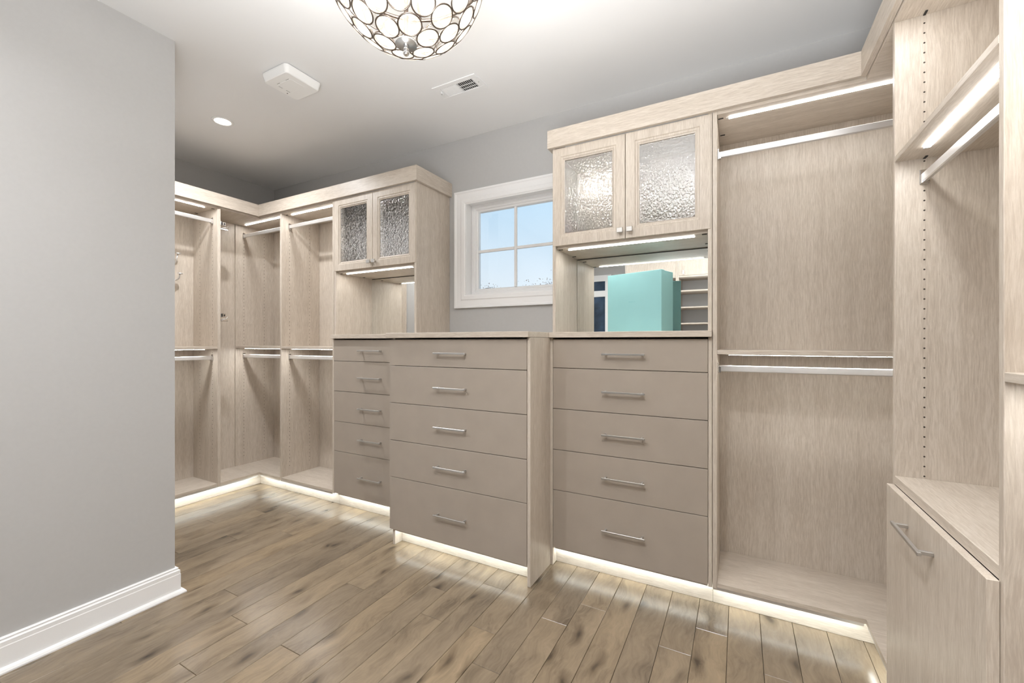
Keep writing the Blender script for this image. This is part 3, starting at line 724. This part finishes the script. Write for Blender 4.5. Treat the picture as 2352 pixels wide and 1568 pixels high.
for i in range(2):
    y = fy0 + (fy1 - fy0) * (i + 1) / 3
    part('louvre_bar', MB().box(-1.438, fx1 - .001, y - .002, y + .002, ZC - .0075, ZC - .0064), VENTM, t)
for x in (-1.574, -1.312): part('screw', MB().cyl((x, 2.045, ZC - .0075), (x, 2.045, ZC - .006), .004, 10), NICKEL, t)
part('damper_lever', MB().box(-1.562, -1.556, 2.02, 2.05, ZC - .016, ZC - .006, .001), VENTM, t)

t = thing('ceiling_box', 'white square rounded plastic box mounted on the ceiling left of the chandelier', 'wireless access point', (-2.235, 1.53, ZC))
ax0, ax1, ay0, ay1 = -2.345, -2.125, 1.418, 1.640
def rrect(x0, x1, y0, y1, r_, n=6):
    P = []
    for cx, cy, a0 in ((x1 - r_, y1 - r_, 0), (x0 + r_, y1 - r_, 90), (x0 + r_, y0 + r_, 180), (x1 - r_, y0 + r_, 270)):
        for i in range(n + 1):
            a = math.radians(a0 + 90 * i / n); P.append((cx + r_ * math.cos(a), cy + r_ * math.sin(a)))
    return P
def loft(f, layers):
    R = [[f.bm.verts.new((x, y, z)) for x, y in pts] for pts, z in layers]; n = len(R[0])
    for a, b_ in zip(R, R[1:]):
        for k in range(n): f.bm.faces.new((a[k], a[(k + 1) % n], b_[(k + 1) % n], b_[k]))
    f.bm.faces.new(R[0][::-1]); f.bm.faces.new(R[-1]); return f
part('housing', loft(MB(), [(rrect(ax0, ax1, ay0, ay1, .022), ZC - .004), (rrect(ax0, ax1, ay0, ay1, .022), ZC - .012), (rrect(ax0 + .008, ax1 - .008, ay0 + .008, ay1 - .008, .020), ZC - .044), (rrect(ax0 + .012, ax1 - .012, ay0 + .012, ay1 - .012, .018), ZC - .047)]), WHITE, t)
part('mounting_plate', MB().box(ax0 + .004, ax1 - .004, ay0 + .02, ay1 - .02, ZC - .004, ZC - .0004), simple('grey_plastic', (.35, .35, .35), .5), t)
cxa, cya = -2.232, 1.523
part('emblem_panel', loft(MB(), [(rrect(cxa - .060, cxa + .060, cya - .048, cya + .048, .014), ZC - .0472), (rrect(cxa - .058, cxa + .058, cya - .046, cya + .046, .013), ZC - .0486)]), WHITE, t)
for x0, x1, y0, y1 in ((-.052, -.028, -.0505, -.049), (.024, .050, -.0505, -.049), (-.0625, -.061, -.034, -.012), (-.0625, -.061, .010, .034)):
    part('slot', MB().box(cxa + x0, cxa + x1, cya + y0, cya + y1, ZC - .0478, ZC - .0472), DARK, t)
part('status_light', MB().cyl((ax0 + .03, 1.555, ZC - .0485), (ax0 + .03, 1.555, ZC - .0472), .003, 10), DARK, t)
part('cable_clip', MB().box(ax0 - .012, ax0 - .0005, 1.452, 1.460, ZC - .012, ZC - .004), simple('grey_clip', (.4, .4, .4), .5), t)

# ------------------------------------------------------------ opposite wall, seen only in the mirrors
t = thing('shoe_shelves', 'pale oak shoe shelving on the opposite wall, seen in the mirror behind the teal box', 'shelving', (-.5, -1.3, 0))
YS = -1.08
for x in (-1.456, -.7665, -.7465, -.05, .60): bd(t, 'side_panel', OAK_Z, x, x + .019, YB + .002, YS, 0, 2.40)
bd(t, 'back_panel', simple('white_back_board', (.72, .76, .82), .5), -1.436, .599, YB + .002, YB + .008, .1, 2.13)
bd(t, 'upper_panel', OAK_Z, -1.4364, -.767, YS - .02, YS - .004, 2.15, 2.40)
bd(t, 'upper_panel', OAK_Z, -.7269, -.0506, YS - .02, YS - .004, 2.15, 2.40)
bd(t, 'upper_panel', OAK_Z, -.0304, .5994, YS - .02, YS - .004, 2.15, 2.40)
for xa, xb in ((-1.4364, -.767), (-.7269, -.0506), (-.0304, .5994)):
    for z in (.10, .38, .60, .82, 1.04, 1.265, 1.485, 1.705, 1.93, 2.128): bd(t, 'shelf', OAK_X, xa, xb, YB + .009, YS, z, z + .019)
part('shelf_bracket', MB().box(-.675, -.655, YS - .0035, YS + .03, 2.165, 2.22, .002), CHROME, t)
w2 = struct_empty('window_2', (-2.08, YB, .2), 'tall white-framed glazed opening in the opposite wall')
part('window_casing', MB().rings(-2.39, -1.77, .05, 2.30, 0, [(0, 0), (0, .022), (.02, .022), (.08, .016), (.095, .016), (.095, 0)]), TRIM, w2)
w2c = w2.children[0]
# mirrored casing: rebuild facing +Y
me = w2c.data
for v in me.vertices:
    v.co.y = YB + .001 - (v.co.y + w2.location.y) - w2.location.y
me.flip_normals()
bd(w2, 'transom_rail', TRIM, -2.295, -1.865, YB + .001, YB + .02, 1.96, 2.055)
bd(w2, 'window_pane', NIGHT, -2.2945, -1.8655, YB + .001, YB + .006, .146, 1.9595, 0)
bd(w2, 'window_pane', NIGHT, -2.2945, -1.8655, YB + .001, YB + .006, 2.0555, 2.2045, 0)

# ------------------------------------------------------------ trees beyond the window
def tree(x, y, base, h, spread, label, n, seed):
    rnd = random.Random(seed)
    t = thing('bare_tree', label, 'tree', (x, y, base), 'trees beyond the window')
    f = MB(); f.tube([(x, y, base), (x + .1, y, base + h * .4), (x - .05, y, base + h * .75)], [.16, .11, .06], 8)
    tips = []
    for i in range(26):
        a = rnd.uniform(0, 6.28); s = rnd.uniform(.35, .78); z0 = base + h * s
        ln = spread * rnd.uniform(.5, 1.0) * (1.15 - .6 * s)
        p1 = Vector((x + math.cos(a) * ln * .5, y + math.sin(a) * ln * .5, z0 + ln * .3)); p2 = Vector((x + math.cos(a) * ln, y + math.sin(a) * ln, z0 + ln * rnd.uniform(.4, .9)))
        f.tube([(x, y, z0), p1, p2], [.03, .015, .005], 5); tips.append((p1, p2))
    part('trunk', f, BARK, t)
    f = MB()
    for i in range(n):
        p1, p2 = rnd.choice(tips); c = p1.lerp(p2, rnd.uniform(.3, 1.05)) + Vector((rnd.gauss(0, .16), rnd.gauss(0, .16), rnd.gauss(0, .16)))
        u = Vector((rnd.gauss(0, 1), rnd.gauss(0, 1), rnd.gauss(0, 1))).normalized(); v = u.orthogonal().normalized(); s = rnd.uniform(.014, .030)
        f.bm.faces.new([f.bm.verts.new(c + u * s), f.bm.verts.new(c + v * s * .6), f.bm.verts.new(c - u * s), f.bm.verts.new(c - v * s * .6)])
    part('foliage', f, LEAF, t, kind='stuff')
GZ = -3.0
struct('ground_outside', MB().box(-40, 30, 8, 70, GZ - .1, GZ), simple('dry_lawn', (.16, .17, .08), .9, noise=.3), 'ground outside the house')  # ground slab the trees stand on, out of view
tree(-8.7, 13.6, GZ, 8.0, 1.3, 'nearly bare tree top seen through the lower left window panes', 900, 1)
tree(-6.2, 13.4, GZ, 7.5, 1.4, 'nearly bare tree top seen through the lower right window panes', 1100, 5)

# repeats of one kind share a group
for kind, grp in (('drawer_chest', 'drawer chests under the counters'), ('countertop', 'pale oak countertops'), ('glass_hutch', 'glass-door hutches on the counters'),
                  ('hanging_bay', 'double-rail hanging bays'), ('cornice', 'pale oak cornices'), ('recessed_downlight', 'recessed ceiling downlights')):
    for o in bpy.data.objects:
        if o.parent is None and 'category' in o and o.name.split('.')[0] == kind: o['group'] = grp
